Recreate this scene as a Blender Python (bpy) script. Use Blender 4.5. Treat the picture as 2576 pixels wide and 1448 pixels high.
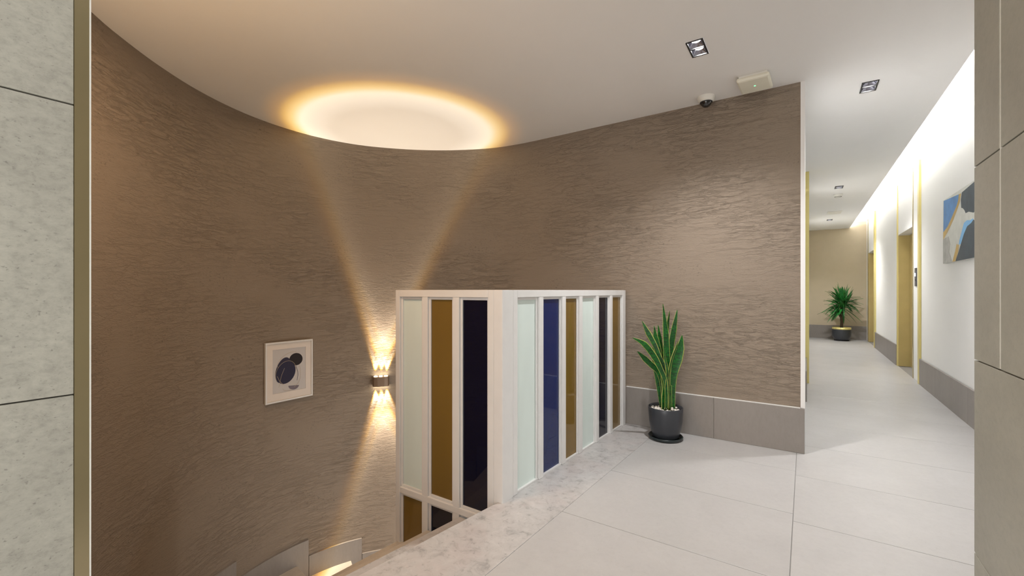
import bpy, bmesh, math, random
from mathutils import Vector, Matrix, noise
random.seed(7)
sc = bpy.context.scene
for o in list(bpy.data.objects): bpy.data.objects.remove(o)
COL = sc.collection
R = math.radians

# ---------------------------------------------------------------- camera
FPX, HY, HC, YAW = 1101.0, 731.0, 1.2, 33.87
cam = bpy.data.cameras.new('camera'); camo = bpy.data.objects.new('camera', cam); COL.objects.link(camo)
cam.sensor_fit = 'HORIZONTAL'; cam.sensor_width = 36.0; cam.lens = 36.0 * FPX / 2576
cam.shift_y = (HY - 724) / 2576; cam.clip_start = .02
camo.location = (0, 0, HC); camo.rotation_euler = (R(90), 0, R(YAW)); sc.camera = camo
# ---------------------------------------------------------------- world, exposure
w = bpy.data.worlds.new('world'); sc.world = w; w.use_nodes = True
w.node_tree.nodes['Background'].inputs[0].default_value = (1.0, .985, .97, 1)
w.node_tree.nodes['Background'].inputs[1].default_value = 1.75
sc.view_settings.view_transform = 'Standard'; sc.view_settings.look = 'None'
sc.view_settings.gamma = 1.0; sc.view_settings.use_curve_mapping = False
sc.view_settings.exposure = 0.96
sc.cycles.max_bounces = 10; sc.cycles.diffuse_bounces = 6; sc.cycles.sample_clamp_indirect = 6
sc.cycles.use_denoising = True
# ---------------------------------------------------------------- warm fill lights added outside the frame
def area(name, loc, sx, sy, power, col, rot=(0, 0, 0)):
    l = bpy.data.lights.new(name, 'AREA'); l.shape = 'RECTANGLE'; l.size = sx; l.size_y = sy; l.energy = power; l.color = col
    o = bpy.data.objects.new(name, l); COL.objects.link(o); o.location = loc; o.rotation_euler = rot; return o
area('stairwell_fill', (-2.15, .72, 2.73), .45, .45, 14, (1, .66, .40))  # added fill without a fixture, warms the curved wall
area('hidden_uplight_fill', (-1.95, .36, 1.35), .16, .10, 5.5, (1, .70, .40), (R(180), 0, 0))  # added unseen uplight, warms the left part of the ceiling
SPOT_W = 75          # ceiling downlights
SCONCE_W = 50        # wall sconce, each of its lenses
LED = 75              # cove strip emission

# ---------------------------------------------------------------- materials
def new_mat(name):
    m = bpy.data.materials.new(name); m.use_nodes = True
    return m, m.node_tree, m.node_tree.nodes['Principled BSDF']
def N(t, typ, **kw):
    n = t.nodes.new(typ)
    for k, v in kw.items(): setattr(n, k, v)
    return n
def mapped(t, scale, coord='Object', rnd=True):
    tc = N(t, 'ShaderNodeTexCoord'); mp = N(t, 'ShaderNodeMapping')
    mp.inputs['Scale'].default_value = scale
    t.links.new(tc.outputs[coord], mp.inputs[0])
    if rnd:
        oi = N(t, 'ShaderNodeObjectInfo'); ml = N(t, 'ShaderNodeMath', operation='MULTIPLY'); ml.inputs[1].default_value = 37.0
        t.links.new(oi.outputs['Random'], ml.inputs[0]); t.links.new(ml.outputs[0], mp.inputs['Location'])
    return mp
def noise_n(t, vec, scale, detail=4, rough=.55, dist=0.0):
    n = N(t, 'ShaderNodeTexNoise'); n.inputs['Scale'].default_value = scale; n.inputs['Detail'].default_value = detail
    n.inputs['Roughness'].default_value = rough; n.inputs['Distortion'].default_value = dist
    t.links.new(vec.outputs[0], n.inputs['Vector']); return n
def ramp(t, src, stops):
    r = N(t, 'ShaderNodeValToRGB'); e = r.color_ramp.elements
    e[0].position, e[0].color = stops[0][0], (*stops[0][1], 1); e[1].position, e[1].color = stops[-1][0], (*stops[-1][1], 1)
    for p, c in stops[1:-1]:
        x = e.new(p); x.color = (*c, 1)
    t.links.new(src, r.inputs[0]); return r
def mix(t, a, b, fac, mode='MIX'):
    m = N(t, 'ShaderNodeMix', data_type='RGBA', blend_type=mode)
    if isinstance(fac, (int, float)): m.inputs[0].default_value = fac
    else: t.links.new(fac, m.inputs[0])
    t.links.new(a, m.inputs[6])
    if isinstance(b, tuple): m.inputs[7].default_value = (*b, 1)
    else: t.links.new(b, m.inputs[7])
    return m.outputs[2]
def bump(t, bs, h, strength, dist):
    b = N(t, 'ShaderNodeBump'); b.inputs['Strength'].default_value = strength; b.inputs['Distance'].default_value = dist
    t.links.new(h, b.inputs['Height']); t.links.new(b.outputs[0], bs.inputs['Normal']); return b
def plain(name, col, rough=.5, metal=0.0, spec=.5, var=.04, vs=6.0, coat=0.0):
    m, t, b = new_mat(name)
    n = noise_n(t, mapped(t, (1, 1, 1)), vs, 5)
    k = var
    r = ramp(t, n.outputs[0], [(.25, tuple(max(0, c * (1 - k)) for c in col)), (.75, tuple(min(1, c * (1 + k)) for c in col))])
    t.links.new(r.outputs[0], b.inputs['Base Color'])
    b.inputs['Roughness'].default_value = rough; b.inputs['Metallic'].default_value = metal
    b.inputs['Specular IOR Level'].default_value = spec; b.inputs['Coat Weight'].default_value = coat
    return m
def emit(name, col, s):
    m, t, b = new_mat(name); b.inputs['Base Color'].default_value = (*col, 1)
    b.inputs['Emission Color'].default_value = (*col, 1); b.inputs['Emission Strength'].default_value = s; return m
def concrete(name, col, rough=.5, speck=.3, cloud=.12, streak=(1, 1, 1), scale=1.0, bmp=.0):
    m, t, b = new_mat(name)
    mp = mapped(t, streak)
    n1 = noise_n(t, mp, 3.2 * scale, 6, .6, .4)
    n2 = noise_n(t, mp, 42 * scale, 7, .75, .2)
    n3 = noise_n(t, mp, 120 * scale, 4, .6)
    lo = tuple(c * (1 - cloud) for c in col); hi = tuple(min(1, c * (1 + cloud)) for c in col)
    r1 = ramp(t, n1.outputs[0], [(.3, lo), (.7, hi)])
    r2 = ramp(t, n2.outputs[0], [(.3, (1 - speck * .5,) * 3), (.5, (1,) * 3), (.72, (1 + speck * .35,) * 3)])
    r3 = ramp(t, n3.outputs[0], [(.27, (1 - speck * .9,) * 3), (.38, (1,) * 3), (.8, (1.0,) * 3)])
    c = mix(t, r1.outputs[0], r2.outputs[0], 1.0, 'MULTIPLY'); c = mix(t, c, r3.outputs[0], 1.0, 'MULTIPLY')
    t.links.new(c, b.inputs['Base Color']); b.inputs['Roughness'].default_value = rough
    if bmp: bump(t, b, n2.outputs[0], bmp, .003)
    return m
def marble(name, col, pink):
    m, t, b = new_mat(name); mp = mapped(t, (1, 1, 1))
    n1 = noise_n(t, mp, 15, 8, .7, .6); n2 = noise_n(t, mp, 4.2, 4, .6, .3); n3 = noise_n(t, mp, 34, 5, .65, .4)
    r1 = ramp(t, n1.outputs[0], [(.30, tuple(c * .55 for c in col)), (.45, tuple(c * .9 for c in col)), (.6, col), (.75, tuple(min(1, c * 1.12) for c in col))])
    r2 = ramp(t, n2.outputs[0], [(.48, (0, 0, 0)), (.62, (1, 1, 1))])
    c = mix(t, r1.outputs[0], pink, r2.outputs[0])
    c2 = mix(t, r1.outputs[0], c, .35)
    r3 = ramp(t, n3.outputs[0], [(.3, (.62,) * 3), (.42, (1,) * 3), (.9, (1.0,) * 3)])
    c2 = mix(t, c2, r3.outputs[0], .8, 'MULTIPLY')
    t.links.new(c2, b.inputs['Base Color']); b.inputs['Roughness'].default_value = .38; return m
def plaster():
    m, t, b = new_mat('combed_plaster')
    uv = N(t, 'ShaderNodeUVMap'); uv.uv_map = 'UVMap'
    def mp(s):
        q = N(t, 'ShaderNodeMapping'); q.inputs['Scale'].default_value = s; t.links.new(uv.outputs[0], q.inputs[0]); return q
    a = noise_n(t, mp((6, 30, 1)), 1.0, 6, .6, .7)           # torn horizontal ridges
    a2 = noise_n(t, mp((11, 46, 1)), 1.0, 4, .6, .5)
    g = noise_n(t, mp((1, 1, 1)), 120, 3, .6)                  # sandy grain
    lo = noise_n(t, mp((.9, 1.5, 1)), 1.3, 3, .5)
    def crack(n, wd):
        sb = N(t, 'ShaderNodeMath', operation='SUBTRACT'); sb.inputs[1].default_value = .5; t.links.new(n.outputs[0], sb.inputs[0])
        ab = N(t, 'ShaderNodeMath', operation='ABSOLUTE'); t.links.new(sb.outputs[0], ab.inputs[0])
        return ramp(t, ab.outputs[0], [(0, (0,) * 3), (wd * .5, (.72,) * 3), (wd, (1,) * 3)])
    c1 = crack(a, .055); c2 = crack(a2, .07)
    amp = ramp(t, lo.outputs[0], [(.34, (.15,) * 3), (.62, (1,) * 3)])
    h = mix(t, c1.outputs[0], c2.outputs[0], .35)
    one = N(t, 'ShaderNodeRGB'); one.outputs[0].default_value = (1, 1, 1, 1)
    h = mix(t, one.outputs[0], h, amp.outputs[0]); h = mix(t, h, a.outputs[0], .3); h = mix(t, h, g.outputs[0], .16)
    bump(t, b, h, .85, .009)
    col = ramp(t, lo.outputs[0], [(.25, (.278, .227, .178)), (.75, (.301, .246, .194))])
    p1 = noise_n(t, mp((1, 1.6, 1)), 46, 4, .65, .4); p2 = noise_n(t, mp((1, 1, 1)), 2.6, 3, .6)
    pm = ramp(t, p2.outputs[0], [(.50, (0,) * 3), (.66, (1,) * 3)]); pp = ramp(t, p1.outputs[0], [(.34, (.62,) * 3), (.44, (1,) * 3)])
    one2 = N(t, 'ShaderNodeRGB'); one2.outputs[0].default_value = (1, 1, 1, 1)
    wear = mix(t, one2.outputs[0], pp.outputs[0], pm.outputs[0])
    pit = ramp(t, g.outputs[0], [(.25, (.78,) * 3), (.42, (1,) * 3)])
    c = mix(t, mix(t, col.outputs[0], pit.outputs[0], .8, 'MULTIPLY'), wear, 1.0, 'MULTIPLY')
    t.links.new(c, b.inputs['Base Color']); b.inputs['Roughness'].default_value = .8; b.inputs['Specular IOR Level'].default_value = .25
    return m
def glass(name, col, rough, trans=0.0):
    m, t, b = new_mat(name); n = noise_n(t, mapped(t, (1, 1, .3)), 3, 3)
    r = ramp(t, n.outputs[0], [(.3, tuple(c * .93 for c in col)), (.7, tuple(min(1, c * 1.07) for c in col))])
    t.links.new(r.outputs[0], b.inputs['Base Color']); b.inputs['Roughness'].default_value = rough
    b.inputs['Transmission Weight'].default_value = trans; b.inputs['IOR'].default_value = 1.52
    b.inputs['Specular IOR Level'].default_value = .5 if rough < .2 else .4; return m
def leafmat(name, a, bcol, banded):
    m, t, b = new_mat(name); mp = mapped(t, (30, 30, 70) if banded else (8, 8, 8))
    n = noise_n(t, mp, 1.0, 4, .6, 1.2)
    r = ramp(t, n.outputs[0], [(.38, a), (.62, bcol)])
    t.links.new(r.outputs[0], b.inputs['Base Color']); b.inputs['Roughness'].default_value = .38; return m

MT = dict(
    plaster=plaster(),
    ceil=plain('ceiling_paint', (.85, .845, .835), .9, spec=.2, var=.012, vs=2),
    white=plain('white_wall_paint', (.84, .84, .83), .75, spec=.3, var=.01, vs=2),
    beige=plain('beige_wall_paint', (.56, .48, .35), .8, spec=.2, var=.03),
    ltile=concrete('grey_green_wall_tile', (.40, .388, .335), .55, .45, .10, (1, 1, 1.5)),
    rtile=concrete('olive_grey_wall_tile', (.335, .335, .288), .5, .20, .07, (1, .8, 1.2)),
    grout=plain('dark_grout', (.10, .095, .08), .9),
    floor=concrete('pale_floor_tile', (.455, .45, .447), .36, .10, .05, (1, 1, 1), .8),
    fgrout=plain('floor_grout', (.27, .26, .25), .9),
    base=concrete('skirting_stone', (.27, .245, .225), .45, .14, .07, (1, 1, .35)),
    marble=marble('border_marble', (.50, .49, .485), (.50, .44, .43)),
    step=concrete('stair_stone', (.52, .47, .41), .45, .2, .08),
    gold=plain('brushed_brass', (.52, .45, .29), .24, .95, var=.06),
    brass=plain('brass_door_sheet', (.52, .42, .19), .42, .5, var=.05),
    yellow=plain('polished_brass_trim', (.76, .66, .27), .38, .4, var=.04),
    frame=plain('white_gloss_paint', (.74, .735, .725), .4, var=.03, vs=9),
    mint=glass('mint_glass', (.70, .80, .77), .3),
    amber=glass('amber_glass', (.19, .115, .025), .03),
    navy=glass('navy_glass', (.0012, .0018, .013), .025), cobalt=glass('cobalt_glass', (.002, .013, .095), .025),
    black=plain('black_metal', (.02, .02, .022), .4),
    bronze=plain('bronze_metal', (.24, .165, .11), .45, .4),
    chrome=plain('reflector_metal', (.32, .32, .38), .16, 1.0),
    lamp=emit('downlight_lens', (1.0, .98, .95), 45),
    slens=emit('sconce_lens', (1.0, .86, .62), 15),
    led=emit('led_strip_glow', (1.0, .985, .95), LED),
    plast=plain('white_plastic', (.80, .79, .74), .4),
    dome=plain('smoked_dome', (.006, .006, .008), .06, coat=1),
    green=emit('green_status_light', (.15, 1, .35), 1.2),
    bluel=emit('call_button_light', (.45, .6, 1), 5),
    steel=plain('dark_steel', (.10, .10, .115), .3, .6),
    pot=plain('charcoal_glazed_pot', (.042, .046, .055), .32),
    saucer=plain('black_green_saucer', (.018, .026, .028), .25),
    peb=plain('white_pebbles', (.78, .74, .68), .7, var=.12, vs=60),
    leaf=leafmat('snake_leaf', (.003, .028, .006), (.006, .135, .012), True),
    ledge=leafmat('snake_leaf_edge', (.24, .33, .05), (.46, .44, .13), False),
    yleaf=leafmat('yucca_leaf', (.008, .10, .018), (.03, .27, .045), False),
    trunk=plain('yucca_bark', (.075, .05, .03), .9, var=.35, vs=60),
    mat=plain('picture_mat', (.74, .68, .62), .8),
    paper=plain('print_paper', (.56, .54, .53), .8),
    ink_navy=plain('ink_navy', (.018, .018, .05), .7), ink_indigo=plain('ink_indigo', (.026, .022, .05), .7),
    ink_black=plain('ink_black', (.014, .010, .012), .7), ink_grey=plain('ink_mauve_grey', (.19, .165, .20), .8),
    ink_gold=plain('ink_gold', (.45, .36, .26), .6),
    p_white=plain('paint_white', (.66, .67, .63), .7, var=.10, vs=9), p_grey=plain('paint_grey', (.44, .44, .42), .7, var=.22, vs=14),
    p_blue=plain('paint_blue', (.07, .21, .47), .6, var=.25, vs=9), p_dark=plain('paint_slate', (.030, .048, .066), .6, var=.3, vs=9),
    p_gold=plain('paint_gold', (.50, .33, .09), .55, var=.15), p_sky=plain('paint_sky', (.20, .47, .78), .6, var=.1),
    wire=plain('dark_void', (.05, .045, .04), .9))

# ---------------------------------------------------------------- mesh helpers
class M:
    def __init__(s): s.v = []; s.f = []; s.mi = []; s.sm = []
    def add(s, vs, fs, mi=0, sm=False):
        k = len(s.v); s.v += [tuple(p) for p in vs]
        for f in fs: s.f.append([k + i for i in f]); s.mi.append(mi); s.sm.append(sm)
        return s
    def box(s, x0, x1, y0, y1, z0, z1, mi=0):
        return s.add([(x, y, z) for z in (z0, z1) for y in (y0, y1) for x in (x0, x1)],
                     [(0, 2, 3, 1), (4, 5, 7, 6), (0, 1, 5, 4), (2, 6, 7, 3), (0, 4, 6, 2), (1, 3, 7, 5)], mi)
    def prism(s, poly, z0, z1, mi=0):
        n = len(poly)
        a = sum(poly[i][0] * poly[(i + 1) % n][1] - poly[(i + 1) % n][0] * poly[i][1] for i in range(n))
        if a < 0: poly = poly[::-1]
        return s.add([(x, y, z0) for x, y in poly] + [(x, y, z1) for x, y in poly],
                     [list(range(n))[::-1], list(range(n, 2 * n))] + [(i, (i + 1) % n, n + (i + 1) % n, n + i) for i in range(n)], mi)
    def lathe(s, prof, n=32, c=(0, 0), mi=0, sm=True):
        vs = []; fs = []
        for r, z in prof:
            for k in range(n):
                a = 2 * math.pi * k / n; vs.append((c[0] + r * math.cos(a), c[1] + r * math.sin(a), z))
        for i in range(len(prof) - 1):
            for k in range(n):
                k2 = (k + 1) % n; fs.append((i * n + k, i * n + k2, (i + 1) * n + k2, (i + 1) * n + k))
        return s.add(vs, fs, mi, sm)
    def tube(s, pts, rad, n=8, mi=0):
        pts = [Vector(p) for p in pts]; vs = []; fs = []
        for i, p in enumerate(pts):
            d = (pts[min(i + 1, len(pts) - 1)] - pts[max(i - 1, 0)]).normalized()
            a = d.orthogonal().normalized(); b = d.cross(a)
            r = rad[i] if isinstance(rad, (list, tuple)) else rad
            for k in range(n):
                t = 2 * math.pi * k / n; vs.append(p + a * (r * math.cos(t)) + b * (r * math.sin(t)))
        for i in range(len(pts) - 1):
            for k in range(n):
                k2 = (k + 1) % n; fs.append((i * n + k, i * n + k2, (i + 1) * n + k2, (i + 1) * n + k))
        fs += [tuple(range(n))[::-1], tuple((len(pts) - 1) * n + k for k in range(n))]
        return s.add(vs, fs, mi, True)
    def mesh(s, name, mats):
        me = bpy.data.meshes.new(name); me.from_pydata(s.v, [], s.f)
        for m in (mats if isinstance(mats, (list, tuple)) else [mats]): me.materials.append(MT[m] if isinstance(m, str) else m)
        me.polygons.foreach_set('material_index', s.mi); me.polygons.foreach_set('use_smooth', s.sm); me.update(); return me
def obj(name, m, mats, parent=None, loc=None, bevel=0.0, kind=None, label=None):
    o = bpy.data.objects.new(name, m.mesh(name, mats)); COL.objects.link(o)
    if parent: o.parent = parent
    if loc: o.location = loc
    if bevel:
        b = o.modifiers.new('bevel', 'BEVEL'); b.width = bevel; b.segments = 2; b.limit_method = 'ANGLE'; b.angle_limit = R(50)
    if kind: o['kind'] = kind
    if label: o['label'] = label
    return o
def struct(name, m, mats, bevel=0.0): return obj(name, m, mats, kind='structure', bevel=bevel)
def thing(name, label, cat, loc=(0, 0, 0), rz=0.0, group=None):
    o = bpy.data.objects.new(name, None); COL.objects.link(o); o.empty_display_size = .1
    o.location = loc; o.rotation_euler = (0, 0, rz); o['label'] = label; o['category'] = cat
    if group: o['group'] = group
    return o
def boxobj(name, x0, x1, y0, y1, z0, z1, mat, parent=None, bevel=0.0, label=None, kind=None):
    """a box whose origin is its own centre, so that object textures differ from piece to piece"""
    c = ((x0 + x1) / 2, (y0 + y1) / 2, (z0 + z1) / 2); a, b, d = (x1 - x0) / 2, (y1 - y0) / 2, (z1 - z0) / 2
    return obj(name, M().box(-a, a, -b, b, -d, d), mat, parent, c, bevel, kind, label)

CZ = 2.747            # ceiling height
XR, XL, YE = 1.228, -.004, 13.65

# ---------------------------------------------------------------- floor
strip_in = lambda y: -1.16 + (y - .25) * .11 / 3.63
slab_edge = lambda y: -1.44 + (y - 2.02) * (.24 / 1.77 if y < 2.02 else -.01)
fl = struct('floor', M().prism([(-1.70, -3), (.60, -3), (.60, 1.9), (1.40, 1.9), (1.40, YE + .05), (-.03, YE + .05), (-.03, 3.93), (-1.46, 3.93), (-1.44, 2.03), (-1.436, 2.01), (-1.68, .25)], -.20, -.004), 'fgrout')
G = .0016
def tile(x0, x1, y0, y1):
    boxobj('tile', x0 + G, x1 - G, y0 + G, y1 - G, -.014, 0, 'floor', fl, .0012)
ys = [2.713 + .685 * k for k in range(-9, 17)]
for a, b in zip(ys, ys[1:]):
    a2, b2 = max(a, -3), min(b, YE)
    if b2 - a2 < .05: continue
    if b2 < 2.05 : tile(-.056, .437, a2, b2)
    else:
        tile(-.056, XR, a2, b2) if a2 > 1.93 else tile(-.056, .437, a2, b2)
yl = [2.13 + .67 * k for k in range(-8, 4)]
for a, b in zip(yl, yl[1:]):
    a2, b2 = max(a, -3), min(b, 3.885)
    if b2 - a2 < .04: continue
    m = M(); cx, cy = -.55, (a2 + b2) / 2
    m.prism([(strip_in(a2) + G - cx, a2 + G - cy), (-.056 - G - cx, a2 + G - cy), (-.056 - G - cx, b2 - G - cy), (strip_in(b2) + G - cx, b2 - G - cy)], -.014, 0)
    obj('tile', m, 'floor', fl, (cx, cy, 0), .0012)
m = M(); cx, cy = -1.3, 2.0
m.prism([(slab_edge(y) - .012 - cx, y - cy) for y in (.261, 2.02, 3.885)] + [(strip_in(y) - G * .5 - cx, y - cy) for y in (3.885, .261)], -.022, 0)
obj('border_slab', m, 'marble', fl, (cx, cy, 0), .003)

# ---------------------------------------------------------------- ceiling with openings for the downlights
DL = [(-.574, 2.977), (.398, 4.262), (.412, 8.155), (.432, 11.80)]
DW, DH = .052, .104
cm = M()
xs = sorted({-4.30, -.08, XL, .437, .897} | {x + s * DW for x, y in DL for s in (-1, 1)})
yy = sorted({-.9, 1.94, 3.95, YE + .05} | {y + s * DH for x, y in DL for s in (-1, 1)})
for x0, x1 in zip(xs, xs[1:]):
    for y0, y1 in zip(yy, yy[1:]):
        xm, ym = (x0 + x1) / 2, (y0 + y1) / 2
        if any(abs(xm - a) < DW and abs(ym - b) < DH for a, b in DL): continue
        if ym > 3.95 and xm < -.08: continue
        if ym < 1.94 and xm > .437 and xm > .6: continue
        cm.add([(x0, y0, CZ), (x1, y0, CZ), (x1, y1, CZ), (x0, y1, CZ)], [(0, 3, 2, 1)])
cm.box(.885, .897, 1.94, YE, CZ + .001, CZ + .022)
ce = struct('ceiling', cm, 'ceil')
m = M(); m.add([(.55, 1.90, 2.88), (XR + .05, 1.90, 2.88), (XR + .05, YE + .05, 2.88), (.55, YE + .05, 2.88)], [(0, 3, 2, 1)])
m.box(.55, .56, 1.90, YE, CZ + .001, 2.88); m.box(.55, XR, 1.89, 1.90, CZ + .001, 2.88)
obj('cove_recess', m, 'white', ce)
obj('light_strip', M().box(.775, .795, 1.96, YE - .02, CZ + .004, CZ + .012), 'led', ce)

# ---------------------------------------------------------------- curved stair wall
ctrl = [(-1.30, .25), (-1.80, .25), (-2.30, .27), (-2.75, .38), (-3.05, .52), (-3.293, .716), (-3.461, .877), (-3.692, 1.146), (-3.90, 1.461), (-4.05, 1.821), (-4.113, 2.192),
        (-4.083, 2.574), (-3.945, 2.942), (-3.695, 3.266), (-3.373, 3.547), (-3.02, 3.745), (-2.744, 3.845), (-2.46, 3.883)]
def catmull(P, n):
    out = []
    for i in range(len(P) - 1):
        p0, p1, p2, p3 = (Vector(P[max(0, min(len(P) - 1, j))]) for j in (i - 1, i, i + 1, i + 2))
        for k in range(n):
            t = k / n
            out.append(.5 * ((2 * p1) + (p2 - p0) * t + (2 * p0 - 5 * p1 + 4 * p2 - p3) * t * t + (3 * p1 - p0 - 3 * p2 + p3) * t ** 3))
    out.append(Vector(P[-1])); return out
PATH = catmull(ctrl, 5) + [Vector((x, 3.885)) for x in (-2.3, -1.9, -1.5, -1.1, -.7, -.032)]
S = [0.0]
for a, b in zip(PATH, PATH[1:]): S.append(S[-1] + (b - a).length)
def offset(path, d):
    out = []
    for i, p in enumerate(path):
        t = (path[min(i + 1, len(path) - 1)] - path[max(i - 1, 0)]).normalized(); out.append(p + Vector((-t.y, t.x)) * d)
    return out
def sheet(path, z0, z1, thick, name, mat, parent=None, uvs=True, nz=1):
    """a wall of real thickness that follows a path; the side on the path's right faces the room"""
    n = len(path); back = offset(path, thick); m = M()
    zs = [z0 + (z1 - z0) * k / nz for k in range(nz + 1)]
    m.add([(p.x, p.y, z) for z in zs for p in path], [(k * n + i, k * n + i + 1, (k + 1) * n + i + 1, (k + 1) * n + i) for k in range(nz) for i in range(n - 1)], 0, True)
    m.add([(p.x, p.y, z) for z in (z0, z1) for p in back], [(i + 1, i, n + i, n + i + 1) for i in range(n - 1)], 0, False)
    m.add([(p.x, p.y, z1) for p in path] + [(p.x, p.y, z1) for p in back], [(i, i + 1, n + i + 1, n + i) for i in range(n - 1)], 0, False)
    for e, fl_ in ((0, 1), (-1, 0)):
        a, b = path[e], back[e]; q = [(a.x, a.y, z0), (b.x, b.y, z0), (b.x, b.y, z1), (a.x, a.y, z1)]
        m.add(q, [(3, 2, 1, 0) if fl_ else (0, 1, 2, 3)])
    o = obj(name, m, mat, parent, kind=None if parent else 'structure')
    if uvs:
        uv = o.data.uv_layers.new(name='UVMap'); s = [0.0]
        for a, b in zip(path, path[1:]): s.append(s[-1] + (b - a).length)
        nf = n * (nz + 1)
        for l in o.data.loops:
            i = l.vertex_index; z = o.data.vertices[i].co.z
            uv.data[l.index].uv = (s[i % n] if i < nf else .5, z)
    return o
sheet(PATH, -3.0, CZ + .02, .10, 'wall_stair', 'plaster', nz=6)
# white plaster corner and the corridor's left wall
struct('trim_1', M().box(-.032, XL, 3.882, 3.99, .333, CZ), 'white')
struct('wall_corridor_left', M().box(-.10, XL, 3.99, YE, 0, CZ + .01).box(-.10, -.034, 3.89, 3.99, 0, CZ + .01).box(-.034, XL - .002, 3.89, 3.99, 0, .333), 'white')
bf = struct('baseboard_front', M().box(-1.36, XL - .006, 3.876, 3.884, 0, .326), 'grout')
for a, b in ((-1.36, -.62), (-.62, -.006)):
    boxobj('slab', a, b - .0015, 3.868, 3.882, .001, .331, 'base', bf, .001)
obj('top_edge_highlight', M().box(-1.35, -.034, 3.869, 3.8845, .3312, .337), 'frame', bf)  # pale strip painted in for the lit top edge of the baseboard
struct('baseboard_left', M().box(XL + .0005, .010, 5.7, 6.86, .001, .331).box(XL + .0005, .012, 6.99, YE - .02, .001, .331), 'base', .001)
struct('trim_2', M().box(XL + .0005, .036, 6.86, 6.99, .001, CZ - .001), 'yellow')
struct('trim_3', M().box(XL + .0005, .036, 11.2, 11.32, .001, CZ - .001), 'yellow')

# ---------------------------------------------------------------- corridor right wall, lift openings, far wall
D1, D2, DT = (8.08, 9.24), (12.03, 13.23), 2.09
wm = M()
for a, b, z0 in ((1.94, D1[0], 0), (D1[0], D1[1], DT), (D1[1], D2[0], 0), (D2[0], D2[1], DT), (D2[1], YE, 0)):
    wm.box(XR, XR + .17, a, b, z0, 2.88)
struct('wall_corridor_right', wm, 'white')
for i, (a, b) in enumerate((D1, D2)):
    d = struct('door_%d' % (i + 1), M().box(XR + .15, XR + .169, a + .001, b - .001, .002, DT - .002), 'brass')
    mid = (a + b) / 2
    boxobj('door_leaf', XR + .138, XR + .150, a + .03, mid - .002, .008, DT - .01, 'brass', d, .002)
    boxobj('door_leaf', XR + .138, XR + .150, mid + .002, b - .03, .008, DT - .01, 'brass', d, .002)
    boxobj('jamb', XR - .002, XR + .150, b - .012, b - .001, .002, DT - .012, 'brass', d, .001)
    boxobj('jamb', XR - .002, XR + .150, a + .001, a + .012, .002, DT - .012, 'brass', d, .001)
struct('trim_4', M().box(XR - .023, XR - .0005, 7.57, 7.66, .001, 2.879), 'yellow')
struct('trim_5', M().box(XR - .010, XR - .0005, 8.05, 8.078, .001, 2.879), 'gold')
struct('trim_6', M().box(XR - .012, XR - .0005, 9.25, 9.32, .001, 2.879), 'yellow')
struct('trim_7', M().box(XR - .030, XR - .0005, 11.90, 12.02, .001, 2.879), 'yellow')
struct('trim_8', M().box(XR - .012, XR - .0005, 13.24, 13.31, .001, 2.879), 'gold')
br = struct('baseboard_right', M().box(XR - .006, XR - .0005, 1.95, 7.565, .002, .325).box(XR - .006, XR - .0005, 9.325, 11.895, .002, .325), 'grout')
for a, b in ((1.95, 3.15), (3.15, 4.35), (4.35, 5.55), (5.55, 6.75), (6.75, 7.565), (9.325, 10.5), (10.5, 11.895)):
    boxobj('slab', XR - .021, XR - .006, a, b - .002, .001, .331, 'base', br, .001)
struct('wall_end', M().box(-.10, XR + .17, YE, YE + .1, 0, 2.9), 'beige')
struct('baseboard_end', M().box(.014, XR - .001, YE - .016, YE - .0005, .001, .331), 'base', .001)

# ---------------------------------------------------------------- near tiled walls at both sides of the camera
ZJ = [0, .385, .985, 1.585, 2.185, CZ]
wl = struct('wall_left', M().box(-1.44, -1.268, -.85, .266, 0, CZ), 'grout')
wr = struct('wall_right', M().box(.445, XR + .1, -.9, 1.932, 0, CZ), 'grout')
for z0, z1 in zip(ZJ, ZJ[1:]):
    for a, b in ((-.85, .247),):
        boxobj('tile', -1.270, -1.26, a + .0015, b - .0015 if b < .2 else b, z0 + .0015, z1 - .0015, 'ltile', wl, .001)
    for a, b in (((-.9, .3), (.3, 1.722), (1.722, 1.94)) if z0 > .9 else ((-.9, .3), (.3, 1.94))):
        boxobj('tile', .437, .447, a + .0062, b - (.0062 if b < 1.9 else 0), z0 + .002, z1 - .002, 'rtile', wr, .0012)
    boxobj('tile', .450, XR - .03, 1.930, 1.94, z0 + .0015, z1 - .0015, 'rtile', wr, .001)
struct('trim_9', M().box(-1.268, -1.2585, .2475, .2705, 0, CZ - .001).box(-1.45, -1.2682, .2665, .2705, 0, CZ - .001), 'gold')
obj('edge_lip', M().box(-1.2620, -1.2580, .2706, .2732, 0, CZ - .001), 'plast', bpy.data.objects['trim_9'])
struct('lit_tile_edge', M().box(.4385, .4445, 1.7235, 1.7285, .988, CZ - .002), 'plast')  # cream strip in the joint, painted as the far tile's light-catching edge

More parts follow.
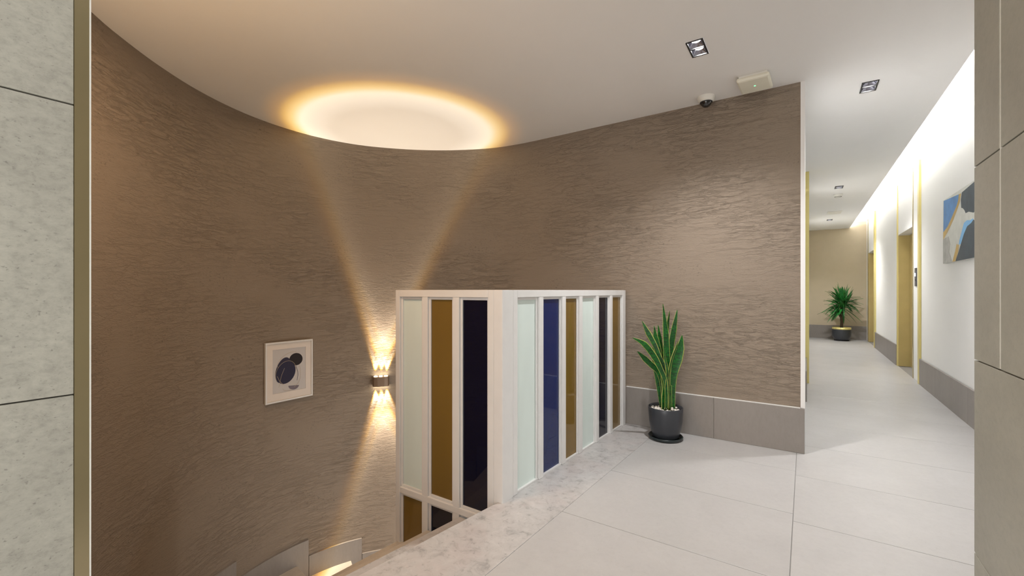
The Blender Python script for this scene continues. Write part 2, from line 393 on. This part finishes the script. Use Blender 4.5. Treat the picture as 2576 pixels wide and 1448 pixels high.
# ---------------------------------------------------------------- winding staircase
PIV = Vector((-2.29, 2.045)); RISE = .163
def hit(p, d):
    """where a ray in plan meets the stair wall"""
    best = None
    for i, (a, b) in enumerate(zip(PATH, PATH[1:])):
        e = b - a; den = d.x * e.y - d.y * e.x
        if abs(den) < 1e-9: continue
        t = ((a.x - p.x) * e.y - (a.y - p.y) * e.x) / den; u = ((a.x - p.x) * d.y - (a.y - p.y) * d.x) / den
        if t > 1e-4 and -1e-6 <= u <= 1 + 1e-6 and (best is None or t < best[0]): best = (t, i, u)
    t, i, u = best; return p + d * t, S[i] + u * (S[i + 1] - S[i])
def at(s):
    for i in range(len(S) - 1):
        if S[i] <= s <= S[i + 1]: return PATH[i].lerp(PATH[i + 1], (s - S[i]) / (S[i + 1] - S[i]))
    return PATH[-1]
def arc(s0, s1): return [at(s0)] + [p for p, s in zip(PATH, S) if s0 + .004 < s < s1 - .004] + [at(s1)]
edge_d = Vector((-.133, -.991)).normalized()
noses = [(Vector((x, 2.02)), edge_d) for x in (-1.44, -1.735, -2.007)]
noses.append((PIV, Vector((-.10, -.995)).normalized()))
for ang in (253, 241, 227, 210, 192.2, 170, 153.7, 136, 118, 100):
    noses.append((PIV, Vector((math.cos(R(ang)), math.sin(R(ang))))))
hits = [hit(p, d) for p, d in noses]
st = thing('staircase', 'pale stone winding stairs going down along the curved brown wall', 'stairs', (0, 0, 0))
for n in range(1, len(noses)):
    (pa, _), (pb, _) = noses[n - 1], noses[n]; wa, sa = hits[n - 1]; wb, sb = hits[n]
    outer = [Vector(p) for p in offset(arc(sa, sb), -.004)]
    da = noses[n][1]; nd = Vector((da.y, -da.x))                     # direction of descent
    if nd.dot(outer[-1] - outer[0]) < 0: nd = -nd
    poly = [pa] + outer + ([pb] if (pb - pa).length > .01 else [])
    top = -RISE * n
    body = M().prism([(p.x, p.y) for p in poly], top - RISE - .06, top - .032)
    s_ = obj('step', body, 'step', st)
    obj('tread', M().prism([(p.x, p.y) for p in poly], top - .030, top), 'step' if n > 1 else 'marble', s_, bevel=.003)
lowz = -RISE * len(noses)
last = noses[-1]; wq = arc(hits[-1][1], S[-1])
obj('landing', M().prism([(p.x, p.y) for p in [PIV] + offset(wq, -.004)[:-1] + [Vector((-.2, 3.8)), Vector((-.2, 2.045))]], lowz - .1, lowz), 'step', st)
# stepped skirting on the curved wall
bs = struct('baseboard_stair', M().prism([(p.x, p.y) for p in arc(S[-1] - 3.0, S[-1] - .3)] + [(p.x, p.y) for p in offset(arc(S[-1] - 3.0, S[-1] - .3), -.008)[::-1]], lowz, lowz + .19), 'base')
for n in range(1, len(noses)):
    s0, s1 = hits[n - 1][1] + .115, hits[n][1] + .11
    pth = offset(arc(s0, s1), -.0005)
    q = [Vector(p) for p in pth]; back = offset(q, -.017)
    poly = [(p.x, p.y) for p in q] + [(p.x, p.y) for p in back[::-1]]
    obj('skirting_slab', M().prism(poly, -RISE * n - .26, -RISE * n + .205), 'base', bs)

# ---------------------------------------------------------------- white glazed screen round the stair well
scr = thing('glazed_screen', 'white framed screen of mint, amber and navy glass strips around the stair well', 'screen', (-1.42, 2.02, 0))
FD, TOP, RB, RT = .050, 1.205, -.155, -.115
GL = {'cobalt': 'cobalt blue glass strip', 'mint': 'pale mint glass strip', 'amber': 'amber brown glass strip', 'navy': 'dark navy blue glass strip'}
class Face:
    """a leaf of the screen: local u runs along it, v goes away from the viewer's side"""
    def __init__(s, ax, an): s.a = Vector(ax).normalized(); s.n = Vector(an).normalized()
    def box(s, m, u0, u1, v0, v1, z0, z1):
        pts = []
        for z in (z0, z1):
            for v in (v0, v1):
                for u in (u0, u1):
                    p = s.a * u + s.n * v; pts.append((p.x, p.y, z))
        F = [(0, 2, 3, 1), (4, 5, 7, 6), (0, 1, 5, 4), (2, 6, 7, 3), (0, 4, 6, 2), (1, 3, 7, 5)]
        if s.a.x * s.n.y - s.a.y * s.n.x < 0: F = [f[::-1] for f in F]
        m.add(pts, F); return m
    def part(s, name, mat, *b, par=scr, bev=.003, label=None):
        return obj(name, s.box(M(), *b), mat, par, bevel=bev, label=label)
    def pane(s, u0, u1, z0, z1, col, bottom=True):
        p = s.part('pane', col, u0 + .004, u1 - .004, .024, .032, z0 + (.004 if bottom else 0), z1 - .004, bev=0, label=GL[col])
        m = M(); w_, v0, v1 = .016, .014, .0235
        s.box(m, u0 + .0005, u0 + w_, v0, v1, z0, z1 - .0005); s.box(m, u1 - w_, u1 - .0005, v0, v1, z0, z1 - .0005)
        s.box(m, u0 + w_, u1 - w_, v0, v1, z1 - w_, z1 - .0005)
        if bottom: s.box(m, u0 + w_, u1 - w_, v0, v1, z0 + .0005, z0 + w_)
        obj('glazing_bead', m, 'frame', p, bevel=.002)
LF = Face((-1, 0, 0), (0, 1, 0)); lx = lambda x: -1.42 - x
RF = Face((.075, 1.83, 0), (-1.83, .075, 0))
BOT = -.62
LF.part('post', 'frame', lx(-2.305 + .040), lx(-2.305), 0, FD, -2.2, TOP)
LF.part('post', 'frame', lx(-1.483), lx(-1.523), 0, FD, BOT, TOP)
for a, b in ((-2.056, -2.007), (-1.794, -1.743)): LF.part('mullion', 'frame', lx(b), lx(a), .001, FD - .001, BOT, TOP - .045)
LF.part('top_rail', 'frame', lx(-1.523) + .0005, lx(-2.265) - .0005, .0005, FD, TOP - .045, TOP)
LF.part('middle_rail', 'frame', lx(-1.523) + .0005, lx(-2.265) - .0005, .0004, FD - .0005, RB, RT)
LF.part('bottom_rail', 'frame', lx(-1.523) + .0005, lx(-2.265) - .0005, .0005, FD, BOT, BOT + .045)
for (a, b), c1, c2 in (((-2.265, -2.056), 'mint', 'amber'), ((-2.007, -1.794), 'amber', 'navy'), ((-1.743, -1.523), 'navy', 'mint')):
    LF.pane(lx(b), lx(a), RT, TOP - .045, c1); LF.pane(lx(b), lx(a), BOT + .045, RB, c2)
m = M(); m.prism([(0, 0), (-.063, 0), (-.063, FD), (-.05, .10), (.004, .104)], -.60, TOP)
obj('corner_post', m, 'frame', scr, bevel=.004)
RL = 1.82
RF.part('post', 'frame', .104, .148, 0, FD, .001, TOP)
RF.part('post', 'frame', RL - .06, RL, 0, FD, .001, TOP)
ends = [.437, .731, .985, 1.269, 1.537]
for e in ends: RF.part('mullion', 'frame', e - .05, e, .001, FD - .001, .001, TOP - .045)
RF.part('top_rail', 'frame', .1485, RL - .0605, .0005, FD, TOP - .045, TOP)
RF.part('bottom_rail', 'frame', .1485, RL - .0605, .010, FD - .004, .001, .010, bev=0)
st_ = [.148] + ends; en_ = [e - .05 for e in ends] + [RL - .06]
for (a, b), c in zip(zip(st_, en_), ('mint', 'cobalt', 'amber', 'mint', 'navy', 'amber')): RF.pane(a, b, .010, TOP - .045, c, bottom=False)

# ---------------------------------------------------------------- wall sconce and its two beams
def wallpoint(px):
    u = (px - 1288) / FPX; c, s = math.cos(R(YAW)), math.sin(R(YAW))
    p, sa = hit(Vector((0, 0)), Vector((u * c - s, u * s + c)).normalized()); q = at(min(sa + .02, S[-1])) - at(sa - .02)
    return p, q.normalized(), sa
p, tg, _ = wallpoint(958); nrm = Vector((tg.y, -tg.x))
SZ = .235
scn = thing('wall_sconce', 'small bronze up and down wall light on the curved wall', 'lamp', (p.x, p.y, SZ), math.atan2(nrm.y, nrm.x) + R(90))
# local: -y points into the room, x along the wall
sb = M(); sb.prism([(-.085, -.012), (-.085, -.070), (-.070, -.092), (-.035, -.100), (.035, -.100), (.070, -.092), (.085, -.070), (.085, -.012)], -.050, .050)
obj('housing', sb, 'bronze', scn, bevel=.004)
obj('back_plate', M().box(-.055, .055, -.0125, -.001, -.040, .040), 'bronze', scn, bevel=.002)
for zz in (1, -1):
    for x in (-.052, 0, .052):
        mm = M(); mm.lathe([(.019, .050 * zz), (.019, .053 * zz), (.013, .055 * zz), (.0005, .056 * zz)], 16, (x, -.038)); obj('lens', mm, 'slens', scn)
def beam(x, up, tilt=R(9.0), lean=R(3.6), k=1.0):
    l = bpy.data.lights.new('sconce_beam', 'SPOT'); l.energy = SCONCE_W * k; l.spot_size = R(62); l.spot_blend = .05; l.shadow_soft_size = .006; l.color = (1, 1, 1)
    l.use_nodes = True; t = l.node_tree; em = t.nodes['Emission']
    tc = N(t, 'ShaderNodeTexCoord'); sp = N(t, 'ShaderNodeSeparateXYZ'); t.links.new(tc.outputs['Normal'], sp.inputs[0])
    ab = N(t, 'ShaderNodeMath', operation='ABSOLUTE'); t.links.new(sp.outputs[2], ab.inputs[0])
    ac = N(t, 'ShaderNodeMath', operation='ARCCOSINE'); t.links.new(ab.outputs[0], ac.inputs[0])
    dv = N(t, 'ShaderNodeMath', operation='DIVIDE'); dv.inputs[1].default_value = R(32); t.links.new(ac.outputs[0], dv.inputs[0])
    r = ramp(t, dv.outputs[0], [(0, (.56, .46, .35)), (.42, (.56, .46, .35)), (.52, (.72, .61, .48)), (.605, (.92, .78, .58)), (.65, (.84, .56, .18)), (.69, (.58, .30, .025)), (.725, (.20, .085, .004)), (.80, (.010, .006, .002)), (.90, (0, 0, 0))])
    t.links.new(r.outputs[0], em.inputs['Color']); em.inputs['Strength'].default_value = 1.0
    o = bpy.data.objects.new('sconce_beam', l); COL.objects.link(o); o.parent = scn
    o.location = (x, -.036, .058 if up else -.058)
    # spot shines along -z: aim it up or down, leaning away from the wall
    o.rotation_euler = (R(180) + tilt, lean, 0) if up else (-tilt, -lean, 0)
    return o
for x in (-.052, .052):
    for up in (True, False): beam(x, up, lean=R(3.6) - x / 2.45).location.y = -.060
for up in (True, False):
    for x in (-.060, 0, .060): beam(x, up, R(9.6), R(3.6) - x / 2.45, .55).location.y = -.017

# ---------------------------------------------------------------- downlights
DLAB = ['black framed twin downlight in the ceiling over the stair landing',
        'twin downlight in the corridor ceiling nearest the tiled pillar',
        'small twin downlight midway down the corridor, beside the smoke detector',
        'farthest small twin downlight in the corridor, before the beige wall']
def downlight(i):
    x, y = DL[i]; t = thing('downlight', DLAB[i], 'ceiling light', (x, y, CZ), 0, 'twin downlights')
    f = M(); b = .010; W, H = DW - .001, DH - .001
    for q in ((-W, W, -H, -H + b), (-W, W, H - b, H), (-W, -W + b, -H + b, H - b), (W - b, W, -H + b, H - b), (-W + b, W - b, -.005, .005)):
        f.box(q[0], q[1], q[2], q[3], -.004, .012)
    obj('frame', f, 'black', t)
    obj('can', M().box(-W, W, -H, H, .070, .074).box(-W, -W + .002, -H, H, .012, .07).box(W - .002, W, -H, H, .012, .07).box(-W, W, -H, -H + .002, .012, .07).box(-W, W, H - .002, H, .012, .07), 'black', t)
    for s in (-1, 1):
        cy = s * .049
        mm = M(); n = 24; vs = []; fs = []
        for k in range(n):                                  # square mouth narrowing to a round lamp
            a = 2 * math.pi * k / n; c_, s2 = math.cos(a), math.sin(a); q = max(abs(c_), abs(s2))
            vs += [(.040 * c_ / q, cy + .042 * s2 / q, .004), (.033 * c_, cy + .033 * s2, .018), (.027 * c_, cy + .027 * s2, .024)]
        for k in range(n):
            k2 = (k + 1) % n
            fs += [(3 * k, 3 * k2, 3 * k2 + 1, 3 * k + 1), (3 * k + 1, 3 * k2 + 1, 3 * k2 + 2, 3 * k + 2)]
        mm.add(vs, fs, 0, True); rf = obj('reflector', mm, 'chrome', t)
        obj('lamp', M().lathe([(.0275, .0245), (.018, .021), (.0005, .019)], 20, (0, cy)), 'lamp', rf)
    l = bpy.data.lights.new('downlight_beam', 'SPOT'); l.energy = SPOT_W * (1, .75, .9, 1.2)[i]; l.spot_size = R(128); l.spot_blend = 1.0; l.shadow_soft_size = .04; l.color = (1, .98, .97)
    o = bpy.data.objects.new('downlight_beam', l); COL.objects.link(o); o.parent = t; o.location = (0, 0, -.02)
for i in range(4): downlight(i)

# ---------------------------------------------------------------- ceiling fittings
MT['apl'] = plain('yellowed_plastic', (.80, .78, .66), .4)
t = thing('access_point', 'flat off white box with a green light on the ceiling near the wall corner', 'wifi box', (-.31, 3.655, CZ), R(-2))
obj('cover', M().box(-.105, .105, -.125, .125, -.046, -.012), 'apl', t, bevel=.014)
obj('mounting_plate', M().box(-.09, .09, -.11, .11, -.012, 0), 'plast', t)
obj('status_light', M().lathe([(.006, -.0455), (.006, -.0475), (.0005, -.048)], 12), 'green', t)
t = thing('dome_camera', 'white dome security camera with a black eye at the ceiling edge', 'camera', (-.66, 3.765, CZ))
obj('base', M().lathe([(.064, 0), (.066, -.010), (.062, -.030), (.050, -.042), (.0005, -.043)], 32), 'plast', t)
obj('dome', M().lathe([(.045 * math.cos(a), -.040 - .045 * math.sin(a)) for a in [R(k * 9) for k in range(10)]] + [(.0004, -.085)], 32), 'dome', t)
obj('eye_shroud', M().lathe([(.0465, -.038), (.0475, -.046), (.0455, -.052)], 32), 'black', t)
t = thing('smoke_detector', 'round white smoke detector in the corridor ceiling behind the third downlight', 'smoke detector', (.43, 8.75, CZ))
obj('body', M().lathe([(.0005, -.001), (.062, -.001), (.064, -.016), (.052, -.034), (.030, -.042), (.0005, -.043)], 28), 'plast', t)
obj('vent_ring', M().lathe([(.046, -.036), (.049, -.042), (.043, -.041)], 28), 'steel', t)
t = thing('ceiling_panel', 'pale square access panel in the far corridor ceiling', 'panel', (.47, 10.72, CZ))
obj('panel', M().box(-.10, .10, -.14, .14, -.010, -.001), 'plast', t, bevel=.003)
obj('panel_frame', M().box(-.115, -.101, -.155, .155, -.013, -.001).box(.101, .115, -.155, .155, -.013, -.001).box(-.101, .101, -.155, -.141, -.013, -.001).box(-.101, .101, .141, .155, -.013, -.001), 'plast', t)
t = thing('lift_call_panel', 'dark steel lift call panel with a lit button beside the near brass door', 'call panel', (XR - .001, 7.87, 1.26))
obj('plate', M().box(-.012, 0, -.045, .045, 0, .245), 'steel', t, bevel=.003)
obj('button', M().box(-.016, -.0122, -.016, .016, .070, .102), 'steel', t, bevel=.003)
obj('display', M().box(-.014, -.0122, -.024, .024, .135, .175), 'bluel', t, label='lit blue white display')

# ---------------------------------------------------------------- framed print on the curved wall
pa, ta, sa0 = wallpoint(664); pb, tb, sb0 = wallpoint(783)
mid = (pa + pb) / 2; tv = (pb - pa).normalized(); nv = Vector((tv.y, -tv.x)); PW = (pb - pa).length; PH = .560
bulge = max(0, max((at(sa0 + (sb0 - sa0) * k / 10) - mid).dot(nv) for k in range(11)))
org = mid + nv * (bulge + .002)
t = thing('framed_print', 'white framed abstract print of dark blue and black ovals on the curved wall', 'picture', (org.x, org.y, .162), math.atan2(nv.y, nv.x) + R(90))
fw = .014; f = M(); a_ = PW / 2
for q in ((-a_, a_, 0, fw), (-a_, a_, PH - fw, PH), (-a_, -a_ + fw, fw, PH - fw), (a_ - fw, a_, fw, PH - fw)): f.box(q[0], q[1], -.026, 0, q[2], q[3])
obj('frame', f, 'frame', t, bevel=.001)
mw = (.155, .855, .125, .855)       # opening of the mat, as fractions from left and top
X = lambda u: -a_ + u * PW
Z = lambda v: PH * (1 - v)
mt_ = M()
for q in ((fw / PW, 1 - fw / PW, fw / PH, mw[2]), (fw / PW, 1 - fw / PW, mw[3], 1 - fw / PH), (fw / PW, mw[0], mw[2], mw[3]), (mw[1], 1 - fw / PW, mw[2], mw[3])):
    mt_.box(X(q[0]), X(q[1]), -.0125, -.009, Z(q[3]), Z(q[2]))
obj('mat', mt_, 'mat', t)
pr = M(); pr.box(-a_ + fw, a_ - fw, -.0085, -.003, fw, PH - fw)
lay = [-.0088]
def blob(pts, mi):
    y = lay[0]; lay[0] -= .0002
    pr.add([(X(u), y, Z(v)) for u, v in pts], [tuple(range(len(pts)))], mi)
def ell(cu, cv, ru, rv, ang, n=40, a0=0, a1=360):
    o = []
    for k in range(n):
        a = R(a0 + (a1 - a0) * k / n); x, y = ru * math.cos(a), rv * math.sin(a); c, s = math.cos(R(ang)), math.sin(R(ang))
        o.append((cu + x * c - y * s, cv + (x * s + y * c) * PW / PH))
    return o
def stroke(pts, wd, mi):
    P = [Vector(q) for q in pts]; L, Rr = [], []
    for i, q in enumerate(P):
        d = (P[min(i + 1, len(P) - 1)] - P[max(i - 1, 0)]).normalized(); n_ = Vector((-d.y, d.x)) * wd; L.append(q + n_); Rr.append(q - n_)
    y = lay[0]; lay[0] -= .0002
    pr.add([(X(q.x), y, Z(q.y)) for q in L] + [(X(q.x), y, Z(q.y)) for q in Rr], [(i, i + 1, len(P) + i + 1, len(P) + i) for i in range(len(P) - 1)], mi)
blob(ell(.645, .325, .145, .130, 10), 3)
blob(ell(.375, .480, .150, .265, 18), 2)
blob(ell(.430, .530, .195, .235, 28), 1)
blob(ell(.595, .765, .115, .090, 8, 30, 0, 180), 4)
stroke(ell(.43, .53, .20, .25, 28, 30, 120, 330), .0025, 5)
stroke([(.40, .45), (.34, .56), (.32, .62), (.30, .70), (.28, .76)], .003, 5)
stroke([(.25, .57), (.30, .66), (.38, .73)], .003, 5)
stroke(ell(.50, .34, .26, .16, -25, 24, 180, 330), .0025, 5)
stroke([(.64, .44), (.68, .54), (.685, .60), (.665, .69)], .004, 2)
stroke([(.72, .44), (.74, .55), (.735, .66), (.70, .73), (.60, .80)], .0025, 5)
stroke(ell(.46, .80, .10, .05, 10, 20, 20, 190), .0025, 5)
obj('print', pr, ['paper', 'ink_navy', 'ink_indigo', 'ink_black', 'ink_grey', 'ink_gold'], t)

# ---------------------------------------------------------------- abstract canvas in the corridor
XC = XR - .034; cy_, sy_ = math.cos(R(YAW)), math.sin(R(YAW))
def onwall(px, py):
    u = (px - 1288) / FPX; d = XC / (u * cy_ - sy_); return (d * (u * sy_ + cy_), HC - (py - HY) / FPX * d)
y1_, zt = onwall(2372, 505); _, zb = onwall(2372, 663); y0_ = y1_ - 1.20
t = thing('abstract_canvas', 'large canvas of blue, gold, white and slate shapes on the white corridor wall', 'painting', (XR - .0015, (y0_ + y1_) / 2, zb))
obj('stretcher', M().box(-.0315, 0, y0_ - (y0_ + y1_) / 2, y1_ - (y0_ + y1_) / 2, 0, zt - zb), 'p_white', t, bevel=.001)
cv = M(); ym = (y0_ + y1_) / 2; cl = [-.0318]
def daub(pts, mi):
    q = [onwall(2340 + x * .1934, 420 + y * .1934) if not isinstance(x, str) else (y[0], y[1]) for x, y in pts]
    q = [(min(max(a, y0_), y1_), min(max(b, zb), zt)) for a, b in q]
    cv.add([(cl[0], a - ym, b - zb) for a, b in q], [tuple(range(len(q)))], mi); cl[0] -= .00025
cv.add([(cl[0], s * (y1_ - ym), z) for s, z in ((1, 0), (-1, 0), (-1, zt - zb), (1, zt - zb))], [(0, 1, 2, 3)], 0); cl[0] -= .00025
daub([(160, 940), (240, 900), (262, 1000), (250, 1100), (290, 1270), (160, 1280)], 1)
daub([(175, 440), (380, 350), (365, 430), (345, 500), (300, 610), (265, 700), (225, 780), (170, 860)], 2)
daub([(372, 355), (402, 340), (385, 460), (350, 560), (300, 690), (230, 840), (170, 945), (170, 850), (225, 775), (262, 695), (300, 605), (345, 500), (365, 425)], 4)
daub([(412, 330), ('w', (y0_, zt + .1)), ('w', (y0_, 1.90)), (565, 592), (500, 580), (462, 600), (445, 560), (425, 535), (404, 530), (398, 430)], 3)
daub([(560, 665), (520, 690), (480, 690), (440, 725), (410, 840), (378, 960), (372, 1010), (400, 1000), (452, 850), (485, 770), (530, 730), (565, 690)], 5)
daub([(565, 680), ('w', (y0_, 1.72)), ('w', (y0_, zb - .05)), (330, 1245), (365, 1120), (400, 1000), (440, 870), (482, 770), (535, 725)], 3)
daub([(378, 1010), (345, 1000), (330, 1080), (290, 1245), (330, 1245), (365, 1100)], 4)
obj('painted_face', cv, ['p_white', 'p_grey', 'p_blue', 'p_dark', 'p_gold', 'p_sky'], t)

# ---------------------------------------------------------------- snake plant
def leaf(m, pts, wid, face, edge=.10, thick=.006):
    """a sword leaf with a coloured rim: pts the midrib, wid the half width along it"""
    P = catmull3(pts, 5); n = len(P); face = Vector(face); vs = []; K = 8
    for i, q in enumerate(P):
        d = (P[min(i + 1, n - 1)] - P[max(i - 1, 0)]).normalized(); sd = d.cross(face).normalized(); up = sd.cross(d).normalized()
        u = i / (n - 1) * (len(wid) - 1); k = min(int(u), len(wid) - 2); wv = wid[k] + (wid[k + 1] - wid[k]) * (u - k); th = min(thick, wv * .5)
        ew = wv * (1 - edge * 1.6)
        for a, b in ((-wv, .25 * wv), (-ew, .14 * wv + th * .4), (0, th * .5), (ew, .14 * wv + th * .4), (wv, .25 * wv), (ew, .10 * wv - th * .4), (0, -th * .5), (-ew, .10 * wv - th * .4)):
            vs.append(q + sd * a + up * b)
    fs_g, fs_y = [], []
    for i in range(n - 1):
        for k in range(K):
            k2 = (k + 1) % K; f_ = (i * K + k, i * K + k2, (i + 1) * K + k2, (i + 1) * K + k)
            (fs_y if k in (0, 3, 4, 7) else fs_g).append(f_)
    b0 = len(m.v); m.v += [tuple(v) for v in vs]
    for fs, mi in ((fs_g, 0), (fs_y, 1)):
        for f_ in fs: m.f.append([b0 + i for i in f_]); m.mi.append(mi); m.sm.append(True)
    m.f.append([b0 + k for k in range(K)][::-1]); m.mi.append(0); m.sm.append(False)
    return m
def catmull3(P, n):
    P = [Vector(p) for p in P]; out = []
    for i in range(len(P) - 1):
        p0, p1, p2, p3 = (P[max(0, min(len(P) - 1, j))] for j in (i - 1, i, i + 1, i + 2))
        for k in range(n):
            t = k / n
            out.append(.5 * ((2 * p1) + (p2 - p0) * t + (2 * p0 - 5 * p1 + 4 * p2 - p3) * t * t + (3 * p1 - p0 - 3 * p2 + p3) * t ** 3))
    out.append(P[-1]); return out
SP = (-.948, 3.655)
snake = thing('potted_snake_plant', 'snake plant with yellow edged sword leaves in a charcoal pot beside the screen', 'plant', (SP[0], SP[1], 0), R(YAW))
obj('saucer', M().lathe([(.0005, .001), (.118, .001), (.132, .010), (.136, .022), (.131, .028), (.124, .022), (.112, .014), (.0005, .012)], 40), 'saucer', snake)
obj('pot', M().lathe([(.0005, .013), (.088, .013), (.102, .022), (.117, .075), (.129, .145), (.134, .215), (.136, .255), (.133, .260), (.127, .256), (.123, .215), (.120, .205)], 44), 'pot', snake)
obj('soil', M().lathe([(.1205, .204), (.06, .210), (.0005, .211)], 28), 'trunk', snake)
pbm = M(); ico = bmesh.new(); bmesh.ops.create_icosphere(ico, subdivisions=1, radius=1.0)
iv = [v.co.copy() for v in ico.verts]; iff = [[v.index for v in f.verts] for f in ico.faces]; ico.free()
for k in range(95):
    r = .112 * math.sqrt(random.random()); a = random.random() * 6.283
    sx, sy2, sz = random.uniform(.009, .016), random.uniform(.008, .013), random.uniform(.006, .010); rot = Matrix.Rotation(random.random() * 6.28, 3, 'Z')
    c = Vector((r * math.cos(a), r * math.sin(a), .236 + random.random() * .012 + (.01 if r < .07 else 0)))
    pbm.add([c + rot @ Vector((v.x * sx, v.y * sy2, v.z * sz)) for v in iv], iff, 0, True)
obj('pebbles', pbm, 'peb', snake, kind='stuff')
KS = .000896
def L(pts, wid, y0, y1, face=(0, -1, 0), edge=.10):
    n = len(pts); q = []
    for i, (cx, cy) in enumerate(pts):
        q.append(((cx - 423) * KS, y0 + (y1 - y0) * i / (n - 1), max(.215, .262 - (cy - 1030) * KS)))
    obj('leaf', leaf(M(), q, [w_ * KS * .5 for w_ in wid], face, edge), ['leaf', 'ledge'], snake)
L([(446, 1060), (442, 900), (440, 740), (425, 560), (418, 380), (404, 200), (394, 100)], [46, 52, 54, 58, 58, 26, 3], -.030, -.01)
L([(474, 1050), (474, 880), (470, 700), (480, 500), (508, 330), (541, 158)], [40, 40, 46, 64, 62, 6], .02, .03, (.25, -1, 0))
L([(482, 1050), (478, 900), (482, 750), (512, 600), (535, 500), (551, 382)], [36, 44, 62, 92, 74, 6], -.02, -.05, (-.2, -1, 0))
L([(440, 1050), (442, 800), (452, 500), (462, 330), (488, 168)], [30, 34, 40, 46, 4], .05, .07, (.5, -1, 0), .14)
L([(412, 1050), (406, 900), (392, 780), (350, 680), (290, 570), (200, 458), (92, 398)], [34, 38, 40, 44, 56, 54, 5], -.045, -.10, (-.35, -1, .45), .13)
L([(395, 1050), (388, 900), (368, 780), (335, 705), (285, 655), (215, 590), (148, 524)], [32, 36, 38, 40, 56, 54, 5], -.02, -.06, (-.3, -1, .4))
L([(430, 1040), (428, 860), (412, 700), (362, 580), (318, 470), (265, 370), (208, 255)], [36, 40, 42, 40, 46, 52, 4], -.035, .0, (-.4, -1, .2), .15)
L([(415, 1050), (398, 800), (368, 540), (345, 430), (330, 305)], [32, 42, 56, 54, 4], .02, .03, (-.1, -1, 0))
L([(425, 1050), (410, 760), (395, 520), (385, 410), (374, 298)], [30, 38, 44, 40, 4], .04, .05)
L([(384, 1060), (384, 960), (390, 860), (375, 770), (362, 700)], [46, 54, 50, 36, 5], -.055, -.05, (.15, -1, 0), .18)
L([(490, 1040), (490, 940), (486, 860), (478, 800)], [20, 24, 18, 4], .0, .0)
L([(400, 1050), (360, 800), (332, 640), (318, 500)], [34, 40, 42, 4], .03, .03, (-.2, -1, 0))
L([(400, 1050), (402, 860), (412, 700), (390, 580), (378, 470)], [30, 36, 34, 30, 4], -.06, -.06, (.5, -1, 0), .2)
L([(440, 1050), (430, 760), (455, 600), (490, 500), (512, 430)], [26, 30, 34, 30, 4], -.045, -.055, (.6, -1, 0), .3)

# ---------------------------------------------------------------- far yucca
yu = thing('potted_yucca', 'bushy green yucca in a dark gold rimmed pot against the far beige wall', 'plant', (.715, 13.17, 0), R(YAW))
obj('saucer', M().lathe([(.0005, .001), (.15, .001), (.155, .012), (.15, .016), (.0005, .014)], 28), 'black', yu)
obj('pot', M().lathe([(.0005, .017), (.135, .017), (.155, .04), (.185, .12), (.192, .20), (.186, .275)], 36), 'pot', yu)
obj('rim', M().lathe([(.186, .275), (.189, .285), (.187, .322), (.175, .324), (.170, .30), (.165, .285)], 36), 'yellow', yu, label='gold rim band')
obj('soil', M().lathe([(.172, .295), (.08, .305), (.0005, .308)], 24), 'peb', yu)
obj('trunk', M().tube([(0, 0, .29), (.005, 0, .45), (-.005, .01, .60), (.0, 0, .80), (.02, 0, .96)], [.034, .03, .028, .03, .02], 10).tube([(0, 0, .52), (-.06, -.02, .60), (-.11, -.02, .68)], [.02, .018, .014], 8), 'trunk', yu)
def yleaf(base, dirv, ln, wd, droop):
    d = Vector(dirv).normalized(); P = []
    for k in range(6):
        s = k / 5; q = Vector(base) + d * (ln * s); q.z -= droop * ln * s * s; P.append(q)
    n = len(P); vs = []; side = d.cross(Vector((0, 0, 1)))
    side = side.normalized() if side.length > .05 else Vector((1, 0, 0))
    ws = [.55, .9, 1, .85, .5, .04]
    for q, w_ in zip(P, ws):
        up = Vector((0, 0, 1)) if abs(d.z) < .9 else Vector((0, -1, 0))
        vs += [q - side * wd * w_ + up * wd * .35 * w_, q - up * .001, q + side * wd * w_ + up * wd * .35 * w_, q + up * .004]
    fs = []
    for i in range(n - 1):
        for k in range(4):
            k2 = (k + 1) % 4; fs.append((4 * i + k, 4 * i + k2, 4 * i + 4 + k2, 4 * i + 4 + k))
    obj('leaf', M().add(vs, fs, 0, True), 'yleaf', yu)
rnd = random.Random(11)
for k in range(92):
    el = rnd.uniform(-28, 88); az = rnd.uniform(0, 360)
    d = (math.cos(R(el)) * math.cos(R(az)), math.cos(R(el)) * math.sin(R(az)) * .42, math.sin(R(el)))
    yleaf((.02 + rnd.uniform(-.05, .05), rnd.uniform(-.03, .03), .86 + rnd.uniform(-.08, .10)), d, rnd.uniform(.34, .52) * (1.0 if el > 45 else 1.05), rnd.uniform(.024, .036), .25 if el < 40 else .04)
for k in range(34):
    el = rnd.uniform(-30, 80); az = rnd.uniform(60, 330)
    d = (math.cos(R(el)) * math.cos(R(az)), math.cos(R(el)) * math.sin(R(az)) * .6, math.sin(R(el)))
    yleaf((-.13 + rnd.uniform(-.03, .03), -.03, .68 + rnd.uniform(-.05, .06)), d, rnd.uniform(.20, .34), rnd.uniform(.014, .022), .3)
